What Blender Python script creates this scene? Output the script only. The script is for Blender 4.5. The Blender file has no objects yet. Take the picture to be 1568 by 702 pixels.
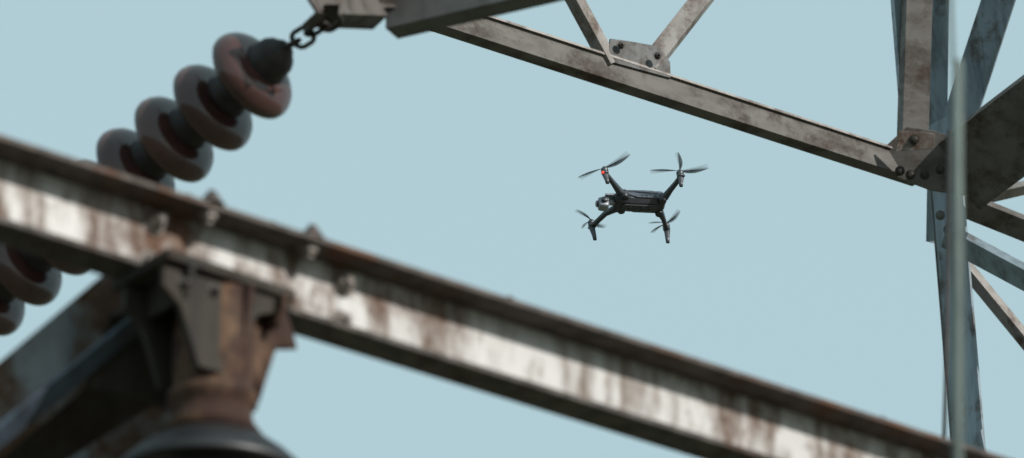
import bpy, bmesh, math, random
from mathutils import Vector, Matrix
random.seed(4)
scene=bpy.context.scene
scene.view_settings.view_transform='Standard'
scene.view_settings.look='None'
scene.view_settings.exposure=0
# ------------------------------------------------------------ viewpoint / survey
PITCH=math.radians(25); CAM=Vector((0,0,1.6)); K=0.2/1568
Rv=Vector((1,0,0)); Uv=Vector((0,-math.sin(PITCH),math.cos(PITCH))); Fv=Vector((0,math.cos(PITCH),math.sin(PITCH)))
def ray(x,y): return Fv+Rv*((x-784)*K)+Uv*((351-y)*K)
def V(x,y,d): return CAM+ray(x,y)*d
def hit(x,y,p,n):
    r=ray(x,y); return CAM+r*((p-CAM).dot(n)/r.dot(n))
def level(x,y,z):
    r=ray(x,y); return CAM+r*((z-CAM.z)/r.z)
cd=bpy.data.cameras.new('camera'); cam=bpy.data.objects.new('camera',cd); scene.collection.objects.link(cam)
cam.location=CAM; cam.rotation_euler=(math.pi/2+PITCH,0,0)
cd.lens=180; cd.sensor_width=36; cd.clip_end=4000; cd.clip_start=0.1
cd.dof.use_dof=True; cd.dof.focus_distance=20.3; cd.dof.aperture_fstop=5.2; cd.dof.aperture_blades=9
scene.camera=cam
# ------------------------------------------------------------ light
SUN_EL=math.radians(29); SUN_AZ=math.radians(130)   # azimuth clockwise from +Y
w=bpy.data.worlds.new('World'); scene.world=w; w.use_nodes=True
nt=w.node_tree; bg=nt.nodes['Background']; sky=nt.nodes.new('ShaderNodeTexSky')
sky.sky_type='NISHITA'; sky.sun_disc=False; sky.sun_elevation=SUN_EL; sky.sun_rotation=SUN_AZ
sky.dust_density=2.5
mx=nt.nodes.new('ShaderNodeMix'); mx.data_type='RGBA'; mx.inputs[0].default_value=0.82
mx.inputs[7].default_value=(5.05,6.95,7.4,1)
nt.links.new(sky.outputs[0],mx.inputs[6]); nt.links.new(mx.outputs[2],bg.inputs[0]); bg.inputs[1].default_value=0.1
sl=bpy.data.lights.new('sun','SUN'); sl.energy=4.3; sl.angle=math.radians(0.5); sl.color=(1,0.96,0.90)
so=bpy.data.objects.new('sun',sl); scene.collection.objects.link(so)
S=Vector((math.sin(SUN_AZ)*math.cos(SUN_EL),math.cos(SUN_AZ)*math.cos(SUN_EL),math.sin(SUN_EL)))
so.rotation_euler=S.to_track_quat('Z','Y').to_euler(); so.location=(5,-5,15)
# ------------------------------------------------------------ materials
def steel(name,c1,c2,rust,rlo=0.55,rhi=0.7,rough=0.55,metal=0.15,fine=1.0,streak=(24,24,3),sc=0.6,bump=0.25):
    m=bpy.data.materials.new(name); m.use_nodes=True; n=m.node_tree.nodes; l=m.node_tree.links
    b=n['Principled BSDF']; tc=n.new('ShaderNodeTexCoord')
    mp=n.new('ShaderNodeMapping'); mp.inputs['Scale'].default_value=streak; l.new(tc.outputs['Object'],mp.inputs[0])
    n1=n.new('ShaderNodeTexNoise'); n1.inputs['Scale'].default_value=1; n1.inputs['Detail'].default_value=6; n1.inputs['Roughness'].default_value=0.62; l.new(mp.outputs[0],n1.inputs[0])
    r1=n.new('ShaderNodeValToRGB'); r1.color_ramp.elements[0].position=0.36; r1.color_ramp.elements[1].position=0.58
    r1.color_ramp.elements[0].color=(*c2,1); r1.color_ramp.elements[1].color=(*c1,1); l.new(n1.outputs['Fac'],r1.inputs[0])
    n2=n.new('ShaderNodeTexNoise'); n2.inputs['Scale'].default_value=5*fine; n2.inputs['Detail'].default_value=9; n2.inputs['Roughness'].default_value=0.7; l.new(tc.outputs['Object'],n2.inputs[0])
    add=n.new('ShaderNodeMath'); add.operation='MULTIPLY_ADD'; l.new(n1.outputs['Fac'],add.inputs[0]); add.inputs[1].default_value=-0.35; l.new(n2.outputs['Fac'],add.inputs[2])
    ad2=n.new('ShaderNodeMath'); ad2.operation='ADD'; ad2.inputs[1].default_value=0.17; l.new(add.outputs[0],ad2.inputs[0])
    r2=n.new('ShaderNodeValToRGB'); r2.color_ramp.elements[0].position=rlo; r2.color_ramp.elements[1].position=rhi; l.new(ad2.outputs[0],r2.inputs[0])
    n3=n.new('ShaderNodeTexNoise'); n3.inputs['Scale'].default_value=40; n3.inputs['Detail'].default_value=4; l.new(tc.outputs['Object'],n3.inputs[0])
    mr=n.new('ShaderNodeMix'); mr.data_type='RGBA'; mr.inputs[6].default_value=(*rust,1); mr.inputs[7].default_value=(rust[0]*0.3,rust[1]*0.3,rust[2]*0.35,1); l.new(n3.outputs['Fac'],mr.inputs[0])
    mm=n.new('ShaderNodeMix'); mm.data_type='RGBA'; l.new(r2.outputs[0],mm.inputs[0]); l.new(r1.outputs[0],mm.inputs[6]); l.new(mr.outputs[2],mm.inputs[7])
    l.new(mm.outputs[2],b.inputs['Base Color'])
    ro=n.new('ShaderNodeMapRange'); ro.inputs[3].default_value=rough-0.12; ro.inputs[4].default_value=0.9; l.new(r2.outputs[0],ro.inputs[0]); l.new(ro.outputs[0],b.inputs['Roughness'])
    b.inputs['Metallic'].default_value=metal
    bp=n.new('ShaderNodeBump'); bp.inputs['Strength'].default_value=bump; bp.inputs['Distance'].default_value=0.004; l.new(n3.outputs['Fac'],bp.inputs['Height']); l.new(bp.outputs[0],b.inputs['Normal'])
    return m
def plain(name,c,rough=0.5,metal=0,var=0.25,scale=30,coat=0,emit=None):
    m=bpy.data.materials.new(name); m.use_nodes=True; n=m.node_tree.nodes; l=m.node_tree.links; b=n['Principled BSDF']
    tc=n.new('ShaderNodeTexCoord'); ns=n.new('ShaderNodeTexNoise'); ns.inputs['Scale'].default_value=scale; ns.inputs['Detail'].default_value=5; l.new(tc.outputs['Object'],ns.inputs[0])
    rp=n.new('ShaderNodeValToRGB'); rp.color_ramp.elements[0].position=0.3; rp.color_ramp.elements[1].position=0.7
    rp.color_ramp.elements[0].color=(*[x*(1-var) for x in c],1); rp.color_ramp.elements[1].color=(*[min(1,x*(1+var)) for x in c],1)
    l.new(ns.outputs['Fac'],rp.inputs[0]); l.new(rp.outputs[0],b.inputs['Base Color'])
    b.inputs['Roughness'].default_value=rough; b.inputs['Metallic'].default_value=metal; b.inputs['Coat Weight'].default_value=coat
    if emit: b.inputs['Emission Color'].default_value=(*emit,1); b.inputs['Emission Strength'].default_value=0.9
    return m
M_web=steel('galvanised_web',(0.45,0.44,0.43),(0.15,0.12,0.10),(0.16,0.082,0.048),0.48,0.64,streak=(19,19,4.5),rough=0.65)
M_rust=steel('rusty_flange',(0.09,0.07,0.06),(0.032,0.025,0.022),(0.19,0.08,0.037),0.50,0.68,metal=0.0,rough=0.85)
M_dark=steel('dark_flange',(0.09,0.076,0.068),(0.03,0.026,0.024),(0.08,0.045,0.03),0.5,0.65,metal=0.0,rough=0.85)
M_brown=steel('weathered_steel',(0.120,0.110,0.103),(0.068,0.059,0.053),(0.07,0.045,0.033),0.49,0.68,streak=(6,6,12),bump=0.12,rough=0.8,metal=0.05)
M_lite=steel('pale_steel',(0.27,0.25,0.235),(0.14,0.12,0.105),(0.12,0.07,0.048),0.51,0.68,streak=(8,8,3),bump=0.12,rough=0.7)
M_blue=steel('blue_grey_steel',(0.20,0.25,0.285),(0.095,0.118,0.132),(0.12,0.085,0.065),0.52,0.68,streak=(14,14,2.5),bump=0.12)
M_navy=steel('dark_blue_steel',(0.07,0.095,0.13),(0.03,0.035,0.045),(0.06,0.04,0.03),0.52,0.68,streak=(14,14,2.5),bump=0.12)  # dark blue base colour with rust, for the edge angle
M_grey=steel('grey_gusset',(0.12,0.12,0.12),(0.07,0.068,0.066),(0.09,0.065,0.05),0.50,0.68,streak=(8,8,4),bump=0.12,rough=0.8,metal=0.05)
M_brace=steel('stained_brace',(0.22,0.235,0.25),(0.09,0.085,0.08),(0.15,0.08,0.045),0.43,0.58,streak=(10,10,4),rough=0.75)
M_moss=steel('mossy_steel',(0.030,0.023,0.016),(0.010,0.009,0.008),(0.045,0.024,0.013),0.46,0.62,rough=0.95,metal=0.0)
M_ochre=steel('ochre_rust',(0.105,0.055,0.028),(0.012,0.009,0.007),(0.05,0.018,0.010),0.37,0.50,metal=0.0,rough=0.95,streak=(14,14,7))
M_bolt=plain('bolt_steel',(0.42,0.41,0.40),0.35,0.6)
M_boltm=plain('bolt_worn',(0.15,0.13,0.115),0.6,0.2)
M_boltd=plain('bolt_dark',(0.04,0.034,0.03),0.6,0.3)
M_porc=plain('brown_porcelain',(0.056,0.027,0.024),0.13,0,0.35,9,coat=0.0)
M_cap=plain('insulator_cap',(0.026,0.021,0.021),0.65,0.2,0.4,30)
M_chain=plain('chain_iron',(0.04,0.034,0.032),0.55,0.5,0.3)
M_bell=plain('black_glaze',(0.012,0.012,0.013),0.45,0,0.3,12)
M_cable=plain('conduit_plastic',(0.11,0.14,0.13),0.8,0,0.25,8)
# ------------------------------------------------------------ mesh helpers
groups={}
def group(name,loc):
    e=bpy.data.objects.new(name,None); scene.collection.objects.link(e); e.location=loc; e.empty_display_size=0.2
    bpy.context.view_layer.update(); groups[name]=e; return e
def mk(name,verts,faces,mats,parent,mi=None,bevel=0,smooth=False,subsurf=0,local=False):
    me=bpy.data.meshes.new(name); me.from_pydata([tuple(v) for v in verts],[],faces)
    for m in (mats if isinstance(mats,(list,tuple)) else [mats]): me.materials.append(m)
    if mi:
        for p,i in zip(me.polygons,mi): p.material_index=i
    bm=bmesh.new(); bm.from_mesh(me); bmesh.ops.recalc_face_normals(bm,faces=bm.faces); bm.to_mesh(me); bm.free()
    if smooth:
        for p in me.polygons: p.use_smooth=True
    o=bpy.data.objects.new(name,me); scene.collection.objects.link(o)
    if parent:
        o.parent=parent
        if not local: o.matrix_parent_inverse=Matrix.Translation(-parent.location)
    if bevel:
        b=o.modifiers.new('bevel','BEVEL'); b.width=bevel; b.segments=2; b.limit_method='ANGLE'
    if subsurf:
        s=o.modifiers.new('sub','SUBSURF'); s.levels=subsurf; s.render_levels=subsurf
    return o
def prism(name,prof,o,ex,ey,vec,mats,parent,mi=None,bevel=0.0015,local=False,cuts=1):
    n=len(prof); vs=[]; fs=[]
    for k in range(cuts+1):
        vs+=[o+ex*a+ey*b+vec*(k/cuts) for a,b in prof]
    idx=[]
    for k in range(cuts):
        for i in range(n):
            fs.append((k*n+i,k*n+(i+1)%n,(k+1)*n+(i+1)%n,(k+1)*n+i)); idx.append(mi[i] if mi else 0)
    fs+= [tuple(range(n))[::-1],tuple(cuts*n+i for i in range(n))]; idx+=[0,0]
    return mk(name,vs,fs,mats,parent,idx if mi else None,bevel,local=local)
def bar(name,p0,p1,w1,w2,phi,side,mat,parent,t=0.009,e0=0,e1=0,hand=1):
    """angle section: heel runs p0->p1; leg w1 spreads to 'side', turned phi deg about the axis; leg w2 at right angles"""
    ax=(p1-p0).normalized(); p0=p0-ax*e0; p1=p1+ax*e1
    vw=((p0+p1)/2-CAM).normalized(); sd=ax.cross(vw).normalized()*side; bk=(vw-ax*vw.dot(ax)).normalized()
    c,s=math.cos(math.radians(phi)),math.sin(math.radians(phi))
    d1=sd*c+bk*s; d2=(-sd*s+bk*c)*hand
    prof=[(0,0),(w1,0),(w1,t),(t,t),(t,w2),(0,w2)]
    return prism(name,prof,p0,d1,d2,p1-p0,mat,parent)
def plate(name,pts,nrm,t,mat,parent,bevel=0.002):
    n=len(pts); vs=[p+nrm*t/2 for p in pts]+[p-nrm*t/2 for p in pts]
    fs=[tuple(range(n)),tuple(range(2*n-1,n-1,-1))]+[(i,(i+1)%n,n+(i+1)%n,n+i) for i in range(n)]
    return mk(name,vs,fs,mat,parent,bevel=bevel)
def basis(ax):
    ax=ax.normalized(); a=Vector((0,0,1)) if abs(ax.z)<0.9 else Vector((1,0,0))
    u=ax.cross(a).normalized(); return u,ax.cross(u).normalized(),ax
def lathe(name,prof,o,ax,mat,parent,seg=40,smooth=True,local=False,mi=None,bevel=0):
    u,v,a=basis(ax); vs=[];fs=[];idx=[]
    for r,t in prof:
        for k in range(seg):
            an=2*math.pi*k/seg; vs.append(o+a*t+(u*math.cos(an)+v*math.sin(an))*max(r,0.0002))
    for j in range(len(prof)-1):
        for k in range(seg):
            fs.append((j*seg+k,j*seg+(k+1)%seg,(j+1)*seg+(k+1)%seg,(j+1)*seg+k)); idx.append(mi[j] if mi else 0)
    fs.append(tuple(range(seg))); fs.append(tuple((len(prof)-1)*seg+k for k in range(seg))); idx+=[idx[0],idx[-1]]
    return mk(name,vs,fs,mat,parent,idx if mi else None,smooth=smooth,local=local,bevel=bevel)
def bolt(name,p,n,r,mat,parent):
    lathe(name+'_washer',[(r*1.35,0),(r*1.35,r*0.2),(r*0.9,r*0.24)],p,n,mat,parent,20,False)
    lathe(name+'_head',[(r,r*0.2),(r,r*0.85),(r*0.8,r*1.0)],p,n,mat,parent,6,False)
    lathe(name+'_shank',[(r*0.5,r*0.9),(r*0.5,r*1.5),(r*0.4,r*1.6)],p,n,mat,parent,12,False)
def sweep(name,pts,rad,mat,parent,seg=12,local=True,up=Vector((0,0,1)),smooth=True,power=1.0,caps=True):
    vs=[];fs=[];n=len(pts)
    for i,p in enumerate(pts):
        tg=(pts[min(i+1,n-1)]-pts[max(i-1,0)]).normalized()
        s=tg.cross(up); s=s.normalized() if s.length>1e-4 else Vector((0,1,0)); q=s.cross(tg).normalized()
        a,b=rad[i]
        for k in range(seg):
            an=2*math.pi*k/seg; c,si=math.cos(an),math.sin(an)
            vs.append(p+s*a*math.copysign(abs(c)**power,c)+q*b*math.copysign(abs(si)**power,si))
    for j in range(n-1):
        for k in range(seg): fs.append((j*seg+k,j*seg+(k+1)%seg,(j+1)*seg+(k+1)%seg,(j+1)*seg+k))
    fs.append(tuple(range(seg))); fs.append(tuple((n-1)*seg+k for k in range(seg)))
    return mk(name,vs,fs,mat,parent,smooth=smooth,local=local)
# ------------------------------------------------------------ ground
gm=plain('grassy_gravel',(0.10,0.10,0.065),0.95,0,0.5,0.8)
mk('ground',[(-1500,-1500,0),(1500,-1500,0),(1500,1500,0),(-1500,1500,0)],[(0,1,2,3)],gm,None)
# ------------------------------------------------------------ near channel beam
A=V(0,205,9.5); B=level(1510,690,A.z); H=(B-A).normalized(); N=Vector((H.y,-H.x,0)); Z=Vector((0,0,1))
g=group('steel_beam',(A+B)/2)
w_,h_,tf,tw=0.084,0.178,0.012,0.009
O=A-N*w_-Z*h_-H*2.5
prof=[(0,0),(w_,0),(w_,tf),(tw,tf),(tw,h_-tf),(w_,h_-tf),(w_,h_),(0,h_)]
prism('channel',prof,O,N,Z,H*((B-A).length+4.5),[M_web,M_rust,M_dark],g,mi=[2,2,2,0,1,1,1,2],bevel=0.002,cuts=1)
webp=O+N*tw
for i,(x,y,m) in enumerate([(236,342,M_boltm),(228,403,M_boltm),(524,437,M_boltm),(520,494,M_boltm)]):
    bolt('web_bolt_%d'%i,hit(x,y,webp,N),N,0.019,m,g)
zt=A.z; zb=A.z-h_
for i,(x,y) in enumerate([(320,326),(474,378)]):
    p=level(x,y,zt-tf); bolt('flange_nut_%d'%i,p,-Z,0.017,M_boltm,g); bolt('flange_bolt_%d'%i,p+Z*tf+N*0.008,Z,0.019,M_rust,g)
for i in range(26):
    s_=random.uniform(0.05,(B-A).length); p=A+H*s_-N*random.uniform(0.003,0.02)
    r_=random.uniform(0.004,0.009)
    lathe('rust_blister_%d'%i,[(r_,0),(r_*.9,r_*.35),(r_*.4,r_*.6)],p-Z*0.001,Z,M_rust,g,9)
bolt('underside_bolt',level(300,462,zb),-Z,0.013,M_bolt,g)
for i,q in enumerate((O+H*0.25-N*0.09,O+H*((B-A).length+4.2)-N*0.09)):
    prism('support_post_%d'%i,[(-.08,-.08),(.08,-.08),(.08,.08),(-.08,.08)],Vector((q.x,q.y,0)),H,N,Z*(zt+0.3),M_brace,g)
# ------------------------------------------------------------ lower-left braces + plate
g=group('steel_brace',V(100,560,9.9))
def q(x,y,d=9.8): return V(x,y,d)
bar('main_brace',q(172,408,9.85),q(-60,604,9.75),0.150,0.07,-20,1,M_brace,g,e0=0.05,e1=1.2)
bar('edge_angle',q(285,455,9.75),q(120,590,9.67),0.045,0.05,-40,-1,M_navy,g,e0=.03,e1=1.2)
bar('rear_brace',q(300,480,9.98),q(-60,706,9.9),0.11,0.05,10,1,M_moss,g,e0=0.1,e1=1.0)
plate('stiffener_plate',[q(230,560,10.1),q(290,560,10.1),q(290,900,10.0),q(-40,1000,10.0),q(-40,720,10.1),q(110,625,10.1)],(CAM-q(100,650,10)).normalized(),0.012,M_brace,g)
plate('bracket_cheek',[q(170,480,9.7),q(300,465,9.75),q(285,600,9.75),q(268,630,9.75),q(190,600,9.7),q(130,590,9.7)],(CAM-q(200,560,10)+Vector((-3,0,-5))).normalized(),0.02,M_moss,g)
prism('column',[(-.1,-.1),(.1,-.1),(.1,.1),(-.1,.1)],Vector((q(40,900,10.1).x,q(40,900,10.1).y,0)),H,N,Z*(q(40,900,10.1).z),M_brace,g)
# ------------------------------------------------------------ post insulator under the beam
C=V(327,540,9.62)
g=group('post_insulator',C)
cx=Vector((C.x,C.y,0))
def zz(y): return hit(327,y,C,Vector((0,1,0))).z
z0=zb-0.004
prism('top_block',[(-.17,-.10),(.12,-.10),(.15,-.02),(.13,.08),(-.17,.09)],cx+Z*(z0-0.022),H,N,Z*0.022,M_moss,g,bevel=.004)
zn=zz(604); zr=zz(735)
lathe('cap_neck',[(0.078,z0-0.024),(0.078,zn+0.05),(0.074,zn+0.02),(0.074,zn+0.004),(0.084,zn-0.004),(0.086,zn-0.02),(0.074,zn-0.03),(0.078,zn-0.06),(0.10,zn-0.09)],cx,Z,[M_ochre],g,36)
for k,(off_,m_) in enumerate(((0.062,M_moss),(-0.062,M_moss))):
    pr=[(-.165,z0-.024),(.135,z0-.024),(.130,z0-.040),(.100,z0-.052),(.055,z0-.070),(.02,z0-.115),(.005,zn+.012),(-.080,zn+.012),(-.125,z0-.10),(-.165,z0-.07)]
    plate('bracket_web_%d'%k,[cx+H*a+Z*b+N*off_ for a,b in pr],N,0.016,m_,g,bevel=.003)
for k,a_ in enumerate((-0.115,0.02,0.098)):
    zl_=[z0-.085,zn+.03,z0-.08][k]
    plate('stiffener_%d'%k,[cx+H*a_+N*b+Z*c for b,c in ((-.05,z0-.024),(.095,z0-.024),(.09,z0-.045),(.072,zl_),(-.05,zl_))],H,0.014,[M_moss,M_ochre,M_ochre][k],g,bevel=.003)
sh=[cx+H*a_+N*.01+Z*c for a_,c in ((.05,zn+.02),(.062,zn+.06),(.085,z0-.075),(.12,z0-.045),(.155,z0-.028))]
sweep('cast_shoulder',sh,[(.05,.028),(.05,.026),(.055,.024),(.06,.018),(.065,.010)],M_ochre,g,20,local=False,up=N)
for k,(a_,c_) in enumerate(((-.12,z0-.055),(-.05,z0-.05))):
    bolt('bracket_bolt_%d'%k,cx+H*a_+N*.070+Z*c_,N,0.011,M_boltd,g)
lathe('porcelain_bell',[(0.07,zr+0.085),(0.11,zr+0.07),(0.15,zr+0.04),(0.180,zr+0.01),(0.188,zr-0.004),(0.184,zr-0.014),(0.165,zr-0.008),(0.13,zr+0.02),(0.075,zr+0.03),(0.075,zr-0.02),(0.12,zr-0.04),(0.17,zr-0.08),(0.176,zr-0.09),(0.165,zr-0.095),(0.08,zr-0.06),(0.07,zr-0.12),(0.07,zr-0.4)],cx,Z,M_bell,g,64)
lathe('foot',[(0.11,zr-0.4),(0.11,zr-0.44),(0.05,zr-0.44),(0.05,-0)],cx,Z,M_brace,g,24)
# ------------------------------------------------------------ insulator string
g=group('insulator_string',V(382,115,13.3))
D0=V(437,74,13.2)
axis=(Rv*(-62)+Uv*(-48)).normalized()*0.90+Fv*0.44; axis.normalize()
capp=[(0.012,-0.020),(0.024,-0.014),(0.032,-0.004),(0.046,0.008),(0.055,0.024),(0.057,0.046),(0.062,0.062),(0.064,0.085)]
shed=[(0.02,0.064),(0.060,0.066),(0.075,0.067),(0.092,0.071),(0.107,0.079),(0.119,0.090),(0.127,0.104),(0.130,0.117),(0.128,0.129),(0.120,0.138),(0.109,0.141),(0.099,0.137),(0.086,0.128),(0.06,0.124),(0.02,0.122)]
for k in range(9):
    o_=D0+axis*(0.148*k+0.010)
    lathe('cap_%d'%k,capp,o_,axis,M_cap,g,40)
    lathe('shed_%d'%k,shed,o_,axis,M_porc,g,64)
    lathe('pin_%d'%k,[(0.013,0.12),(0.013,0.145)],o_,axis,M_cap,g,16)
# chain
def link(name,c,dirv,nrm,L,Wd,r,parent):
    dirv=dirv.normalized(); sd=nrm.cross(dirv).normalized(); pts=[]
    for k in range(28):
        a=2*math.pi*(k+.5)/28; x=math.cos(a); y=math.sin(a)
        pts.append(c+dirv*(x*Wd/2+math.copysign((L-Wd)/2,x))+sd*(y*Wd/2))
    vs=[];fs=[];n=len(pts);sg=10
    for i,p in enumerate(pts):
        tg=(pts[(i+1)%n]-pts[i-1]).normalized(); s=nrm.normalized(); qv=tg.cross(s).normalized()
        for k in range(sg):
            a=2*math.pi*k/sg; vs.append(p+(s*math.cos(a)+qv*math.sin(a))*r)
    for j in range(n):
        for k in range(sg): fs.append((j*sg+k,j*sg+(k+1)%sg,((j+1)%n)*sg+(k+1)%sg,((j+1)%n)*sg+k))
    return mk(name,vs,fs,M_chain,parent,smooth=True)
E0=V(512,28,13.1)
dv=(E0-D0); dn=dv.normalized(); side=dn.cross(Fv).normalized(); side2=dn.cross(side).normalized()
L=dv.length
ls=[(0.08,0.026,0.1),(0.36,0.046,1.35),(0.64,0.038,0.45),(0.90,0.046,1.2)]
for i,(f,wd,an) in enumerate(ls):
    link('chain_link_%d'%i,D0+dv*f,dn,side*math.sin(an+1.57)+side2*math.cos(an+1.57),L*0.37,wd,0.0066,g)
# ------------------------------------------------------------ crossarm top-left
g=group('steel_crossarm',V(590,10,13.3))
a0=V(590,44,13.4); a1=level(778,0,a0.z)
bar('lower_chord',a0,a1,0.085,0.07,30,1,M_grey,g,t=0.01,e1=2.5)
b0=V(488,20,13.05); b1=V(588,24,13.3)
bar('end_angle',b0,b1,0.11,0.06,40,1,M_dark,g,e0=0.0,e1=0.02)
plate('gusset_plate',[V(474,-2,13.1),V(489,16,13.12),V(588,18,13.39),V(640,10,13.5),V(640,-70,13.4),V(440,-70,13.2)],(CAM-V(550,10,13)+Vector((-6,0,-4))).normalized(),0.012,M_dark,g)
plate('hanger_lug',[V(496,8,13.06),V(518,8,13.06),V(516,30,13.1),V(509,37,13.1),V(500,30,13.1)],N,0.014,M_chain,g)
bar('upper_tie',V(560,-60,13.3),V(560,-60,13.3)+Z*1.5,0.08,0.08,30,1,M_brown,g)
# ------------------------------------------------------------ lattice boom (far)
a0=V(640,27,22.0); a1=level(1400,273,a0.z); Hb=(a1-a0).normalized(); Nb=Vector((Hb.y,-Hb.x,0))
g=group('lattice_boom',(a0+a1)/2)
chp=[(0,0),(0,0.106),(0.014,0.106),(0.014,0.118),(-0.010,0.118),(-0.010,0.010),(-0.075,0.010),(-0.075,0)]
prism('bottom_chord',chp,a0-Hb*4.5,Nb,Z,Hb*((a1-a0).length+4.5+0.05),[M_brown,M_lite],g,mi=[0,0,1,1,1,0,0,0],bevel=0.0015)
def bp(x,y,off=0): return hit(x,y,a0+Nb*off,Nb)
def tp(x,y,x2,y2,zt_):
    p=bp(x,y,.018);r=bp(x2,y2,.018); d=(r-p); return p,p+d*((zt_-p.z)/d.z)
ZT=a0.z+1.5
p,r=tp(936,98,880,-5,ZT); bar('diagonal',p,r,0.058,0.062,35,1,M_lite,g,hand=1)
p2,r2=tp(1005,105,1091,-5,ZT); bar('diagonal.b',p2,r2,0.085,0.05,20,1,M_lite,g)
plate('gusset',[bp(934,60,.007),bp(962,64,.007),bp(1008,72,.007),bp(1025,96,.007),bp(1026,120,.007),bp(930,94,.007)],Nb,0.010,M_grey,g,bevel=0)
bolt('bolt_a',bp(950,70,.035),Nb,0.015,M_boltd,g); bolt('bolt_b',bp(1006,86,.055),Nb,0.015,M_boltd,g)
prism('top_chord',chp,a0-Hb*4.5+Z*1.5,Nb,Z,Hb*((a1-a0).length+4.5),M_brown,g)
for k in range(1,4):
    s=-Hb*1.75*k
    bar('diagonal_l%d'%k,p+s,r+s,0.058,0.062,35,1,M_lite,g); bar('diagonal_r%d'%k,p2+s,r2+s,0.08,0.05,20,1,M_lite,g)
# ------------------------------------------------------------ lattice mast (far right)
J=V(1400,250,23.55)
g=group('lattice_mast',J)
dd=23.6
def W(x,y,d=dd): return V(x,y,d)
bar('leg_lower',W(1424,285,23.75),W(1457,690,23.2),0.21,0.12,-46,1,M_blue,g,t=0.012,e0=0.3,e1=0.1)
bar('leg_flange',W(1424,285,23.74),W(1457,690,23.19),0.045,0.02,5,1,M_grey,g,t=0.012,e0=0.0,e1=0.1)
pa=W(1457,690,23.2)
leg2=Vector((pa.x+1.2,pa.y-1.2,0)); bar('leg_base',pa,leg2,0.21,0.12,-46,1,M_blue,g,t=0.012)
bar('leg_upper',W(1381,232,23.5),W(1388,0,23.6),0.125,0.10,15,-1,M_brown,g,t=0.012,e1=3)
bar('leg_edge',W(1384,190,23.6),W(1369,0,23.7),0.045,0.05,20,-1,M_blue,g,e1=3)
bar('leg_rear',W(1420,240,23.9),W(1424,0,24),0.10,0.08,-30,-1,M_blue,g,e1=3,e0=0.4)
bar('diagonal_upper',W(1440,190,23.8),W(1502,0,23.8),0.19,0.10,-38,-1,M_blue,g,e0=0.3,e1=2.5)
bar('arm_large',W(1440,218,23.4),W(1568,120,22.9),0.36,0.1,8,-1,M_brown,g,t=0.012,e0=0.12,e1=2.5)
bar('strut_a',W(1490,303,24),W(1580,282,24),0.05,0.05,30,-1,M_lite,g,e0=0.15,e1=2)
bar('strut_b',W(1485,303,23.9),W(1590,345,24),0.11,0.05,25,-1,M_brown,g,e0=0.1,e1=2)
bar('strut_c',W(1462,357,23.3),W(1580,420,23.1),0.10,0.06,30,-1,M_blue,g,e0=0.05,e1=2)
bar('strut_d',W(1484,412,23.6),W(1585,535,23.4),0.055,0.05,35,-1,M_lite,g,e0=0.1,e1=2)
nb=(CAM-J).normalized()
plate('node_gusset',[W(1352,228,23.42),W(1388,195,23.42),W(1428,200,23.42),W(1470,215,23.42),W(1478,300,23.42),W(1425,292,23.42),W(1372,272,23.42)],(nb*0.6+Nb*0.8).normalized(),0.012,M_brown,g)
plate('splice_plate',[W(1376,200,23.3),W(1432,205,23.3),W(1430,228,23.3),W(1372,232,23.3)],nb,0.012,M_lite,g)
for i,(x,y) in enumerate([(1394,268),(1378,262),(1416,268),(1400,214),(1440,260),(1455,235),(1440,330),(1452,352)]):
    bolt('node_bolt_%d'%i,W(x,y,23.36 if i!=3 else 23.29),nb,0.017,M_boltd if i<6 else M_grey,g)
# ------------------------------------------------------------ cable in conduit
g=group('cable_conduit',V(1463,300,9))
c0=V(1466,95,8.7); c1=V(1466,655,8.4)
sweep('conduit',[c0,c0.lerp(c1,.5),c1,c1+(c1-c0)*0.5],[(0.0095,0.0095)]*4,M_cable,g,16,local=False)
sweep('thin_wire',[c0-(c1-c0)*1.0+Rv*-0.03,c0+Rv*-0.008,c0],[(0.004,0.004)]*3,M_cable,g,10,local=False)
sweep('side_wire',[V(1453,200,12.6),V(1449,560,12.3),V(1444,720,12.2)],[(0.005,0.005)]*3,M_chain,g,10,local=False)
# ------------------------------------------------------------ drone
M_shell=plain('drone_shell',(0.075,0.088,0.11),0.36,0,0.12,60)
M_bodyd=plain('drone_body',(0.026,0.028,0.034),0.42,0,0.15,60)
M_arm=plain('drone_arm',(0.042,0.047,0.055),0.4,0,0.15,50)
M_motor=plain('motor_metal',(0.08,0.085,0.092),0.4,0.5,0.1)
M_gim=plain('gimbal_alloy',(0.22,0.24,0.27),0.4,0.2,0.1)
M_lens=plain('lens_glass',(0.01,0.01,0.014),0.06,0,0.1,coat=1)
M_led=plain('led_red',(0.5,0.03,0.02),0.3,0,0.05,emit=(1,0.06,0.03))
M_blade=plain('propeller_blade',(0.03,0.032,0.036),0.4,0,0.1)
def ghost(name,a):
    m=plain(name,(0.04,0.044,0.05),0.6); m.node_tree.nodes['Principled BSDF'].inputs['Alpha'].default_value=a; return m
M_g0=ghost('blade_main',0.72); M_g1=ghost('blade_blur',0.24); M_g2=ghost('blade_blur_faint',0.09)
dr=bpy.data.objects.new('drone',None); scene.collection.objects.link(dr)
f=Vector((-1,0.04,0.19)).normalized(); l0=Vector((0.16,0.69,0.707)); l_=(l0-f*l0.dot(f)).normalized(); u_=f.cross(l_)
def c2w(v): return Rv*v.x+Uv*v.y-Fv*v.z
fw,lw,uw=c2w(f),c2w(l_),c2w(u_)
pos=V(974,309,20)
dr.matrix_world=Matrix(((fw.x,lw.x,uw.x,pos.x),(fw.y,lw.y,uw.y,pos.y),(fw.z,lw.z,uw.z,pos.z),(0,0,0,1)))
X=Vector
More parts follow.
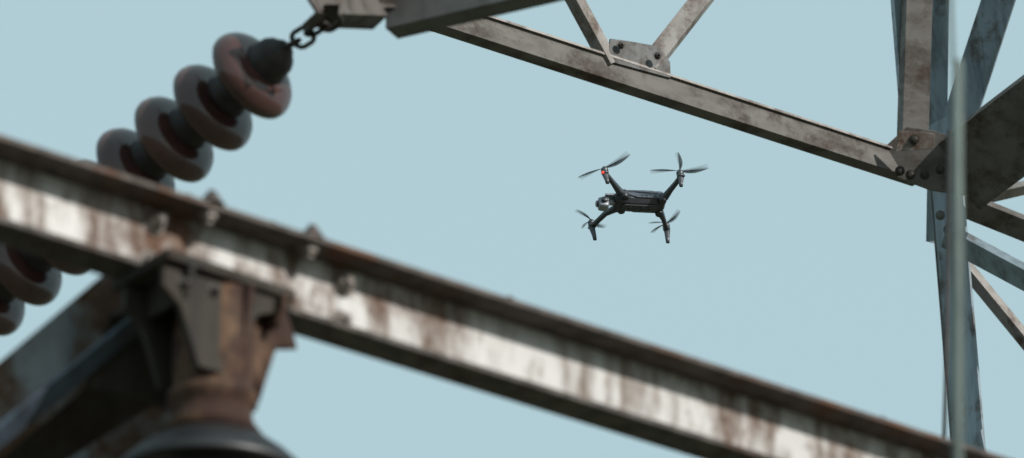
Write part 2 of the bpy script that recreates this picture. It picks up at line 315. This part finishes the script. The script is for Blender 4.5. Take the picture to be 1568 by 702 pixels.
def loft(name,secs,mat,seg=16,pw=0.6,sub=1):
    vs=[];fs=[]
    for x,hw,zb_,zt_,cy in secs:
        for k in range(seg):
            a=2*math.pi*(k+.5)/seg; c,s=math.cos(a),math.sin(a)
            vs.append(X((x,cy+hw*math.copysign(abs(c)**pw,c),(zb_+zt_)/2+(zt_-zb_)/2*math.copysign(abs(s)**pw,s))))
    n=len(secs)
    for j in range(n-1):
        for k in range(seg): fs.append((j*seg+k,j*seg+(k+1)%seg,(j+1)*seg+(k+1)%seg,(j+1)*seg+k))
    fs.append(tuple(range(seg))); fs.append(tuple((n-1)*seg+k for k in range(seg)))
    return mk(name,vs,fs,mat,dr,smooth=True,local=True,subsurf=sub)
def hull(name,secs,mat,bev=0.003):
    vs=[];fs=[];n=len(secs)
    for x,hw,zb_,zt_ in secs:
        zm=zb_+(zt_-zb_)*0.55
        for y,z in ((-hw*.55,zb_),(hw*.55,zb_),(hw*.92,zb_+(zm-zb_)*.45),(hw,zm),(hw*.8,zt_-.004),(hw*.6,zt_),(-hw*.6,zt_),(-hw*.8,zt_-.004),(-hw,zm),(-hw*.92,zb_+(zm-zb_)*.45)):
            vs.append(X((x,y,z)))
    for j in range(n-1):
        for k in range(10): fs.append((j*10+k,j*10+(k+1)%10,(j+1)*10+(k+1)%10,(j+1)*10+k))
    fs.append(tuple(range(10))); fs.append(tuple((n-1)*10+k for k in range(10)))
    return mk(name,vs,fs,mat,dr,bevel=bev,local=True)
hull('fuselage',[(-.114,.026,-.016,.022),(-.106,.036,-.026,.032),(-.06,.041,-.033,.036),(.03,.042,-.034,.034),(.066,.038,-.028,.028),(.090,.030,-.014,.018)],M_bodyd)
hull('battery_pack',[(-.116,.020,.010,.028),(-.108,.028,.014,.040),(-.03,.031,.02,.0435),(.025,.029,.02,.041),(.045,.022,.018,.034)],M_shell,.002)
for s in (1,-1):
    prism('side_panel_%s'%('l' if s>0 else 'r'),[(-.100,-.006),(-.085,-.017),(.005,-.017),(.040,-.004),(.050,.010),(.03,.017),(-.095,.019),(-.104,.008)],X((0,s*.035,0)),X((1,0,0)),X((0,0,1)),X((0,s*.0095,0)),M_shell,dr,local=True,bevel=.002)
    prism('side_seam_%s'%('l' if s>0 else 'r'),[(-.080,.006),(.036,.008),(.038,.0105),(-.080,.0085)],X((0,s*.044,0)),X((1,0,0)),X((0,0,1)),X((0,s*.002,0)),M_bodyd,dr,local=True,bevel=0)
    for k in range(4):
        prism('vent',[(0,0),(.008,0),(.011,.005),(.003,.005)],X((-.075+.018*k,s*.044,-.012)),X((1,0,0)),X((0,0,1)),X((0,s*.002,0)),M_bodyd,dr,local=True,bevel=0)
prism('belly_sensor_plate',[(-.07,-.018),(.05,-.018),(.058,-.010),(.058,.010),(.05,.018),(-.07,.018),(-.08,.010),(-.08,-.010)],X((0,0,-.033)),X((1,0,0)),X((0,1,0)),X((0,0,-.005)),M_arm,dr,local=True)
for x in (-.05,-.02,.03):
    for y in (-.009,.009): lathe('belly_eye',[(.0065,0),(.0065,.003),(.004,.0035)],X((x,y,-.038)),X((0,0,-1)),M_lens,dr,16,local=True)
for y in (-.02,.02): lathe('front_eye',[(.006,0),(.006,.006),(.004,.007)],X((.086,y,.006)),X((1,0,0)),M_lens,dr,16,local=True)
sweep('gimbal_yoke',[X((.085,0,-.012)),X((.105,.0,-.010)),X((.118,.020,-.012)),X((.128,.024,-.022))],[(.006,.008),(.007,.009),(.006,.008),(.007,.008)],M_gim,dr,10)
loft('gimbal_camera',[(.112,.014,-.036,-.006,0),(.115,.020,-.044,.002,0),(.137,.022,-.046,.004,0),(.152,.020,-.044,.002,0),(.155,.016,-.038,-.004,0)],M_gim,pw=.4)
lathe('camera_lens',[(.013,0),(.014,.006),(.011,.009),(.009,.006)],X((.154,0,-.021)),X((1,0,0)),M_lens,dr,24,local=True)
lathe('gimbal_motor',[(.012,0),(.012,.010),(.010,.012)],X((.133,.021,-.021)),X((0,1,0)),M_bodyd,dr,24,local=True)
lathe('gimbal_roll',[(.011,0),(.011,.02),(.009,.022)],X((.092,0,-.012)),X((1,0,0)),M_gim,dr,24,local=True)
prism('nose_guard',[(0,0),(.038,.004),(.040,.012),(0,.016)],X((.085,-.022,.006)),X((1,0,0)),X((0,0,1)),X((0,.044,0)),M_gim,dr,local=True,bevel=.002)
def blade(name,hub,ang,R,mat,curl=0.010,sgn=1,parent=dr):
    d=X((math.cos(ang),math.sin(ang),0)); s=X((-d.y,d.x,0))*sgn; vs=[];fs=[];n=14
    for i in range(n+1):
        t=i/n; r=0.006+(R-0.006)*t
        ch=(0.005+0.012*math.sin(min(1,t*1.5)*math.pi*0.55))*(1-t**3*0.9); sw=0.018*t*t
        tw_=math.radians(24*(1-t)+6); zc=curl*t*t
        for a in (-.35,.65):
            vs.append(hub+d*r+s*(ch*a*math.cos(tw_)-sw)+X((0,0,zc-ch*a*math.sin(tw_))))
    for i in range(n): fs.append((2*i,2*i+1,2*i+3,2*i+2))
    return mk(name,vs,fs,mat,parent,smooth=True,local=True)
rad_=math.radians
arms={'front_left':(1,1,rad_(-28),[]),'rear_left':(-1,1,rad_(3),[rad_(88)]),'front_right':(1,-1,rad_(50),[rad_(-50)]),'rear_right':(-1,-1,rad_(-40),[rad_(5)])}
for nm,(sx,sy,ang,gh) in arms.items():
    mp_=X((sx*.150,sy*.148,.010))
    if sx>0: pts=[X((.046,sy*.032,-.004)),X((.076,sy*.050,.004)),X((.105,sy*.085,.012)),X((.130,sy*.122,.006)),X((.150,sy*.148,-.004))]
    else: pts=[X((-.088,sy*.030,-.014)),X((-.105,sy*.045,-.014)),X((-.122,sy*.080,-.006)),X((-.138,sy*.118,-.004)),X((-.150,sy*.148,-.004))]
    sweep('arm_'+nm,pts,[(.014,.014),(.014,.014),(.010,.0115),(.009,.010),(.012,.009)],M_arm,dr,12,power=.7)
    lathe('hinge_'+nm,[(.014,-.018),(.016,-.014),(.016,.014),(.014,.018)],pts[0]+X((sx*.008,sy*.006,0)),X((0,0,1)),M_bodyd,dr,20,local=True)
    lathe('motor_'+nm,[(.013,-.014),(.0145,-.010),(.0145,-.002),(.012,0),(.0145,.002),(.0145,.012),(.012,.016),(.005,.017),(.005,.022),(.003,.023)],mp_,X((0,0,1)),M_motor,dr,24,local=True)
    zl=-.083 if sy<0 else -.062
    sweep('foot_'+nm,[mp_+X((0,0,-.010)),mp_+X((0,0,zl*.35)),mp_+X((-.003*sx,0,zl*.7)),mp_+X((-.004*sx,0,zl))],[(.010,.013),(.0075,.011),(.006,.0085),(.005,.007)],M_arm,dr,10,up=X((1,0,0)),power=.6)
    lathe('led_'+nm,[(.0055,0),(.0055,.004),(.003,.005)],mp_+X((sx*.010,sy*.008,-.012)),X((sx*.5,.7*sy,-.6)),M_led if nm=='front_left' else M_arm,dr,12,local=True)
    hub=mp_+X((0,0,.021))
    lathe('hub_'+nm,[(.008,-.003),(.009,0),(.007,.003)],hub,X((0,0,1)),M_blade,dr,16,local=True)
    far=sy<0
    R=.114 if not far else .080
    for k in (0,1):
        blade('propeller_%s_%d'%(nm,k),hub,ang+k*math.pi,R,M_g0 if not far else M_g1)
        for j in range(1,10):
            blade('propeller_trail_%s_%d%d'%(nm,k,j),hub+X((0,0,.0004*j)),ang+k*math.pi-j*0.025,R,M_g1 if j<4 else M_g2)
    for a in gh:
        blade('propeller_sweep_'+nm,hub+X((0,0,.003)),a,R*.8,M_g1 if far else M_g0)
        for j in range(1,7): blade('propeller_sweep_trail%d_'%j+nm,hub+X((0,0,.003+.0004*j)),a-.025*j,R*.8,M_g1 if j<3 else M_g2)
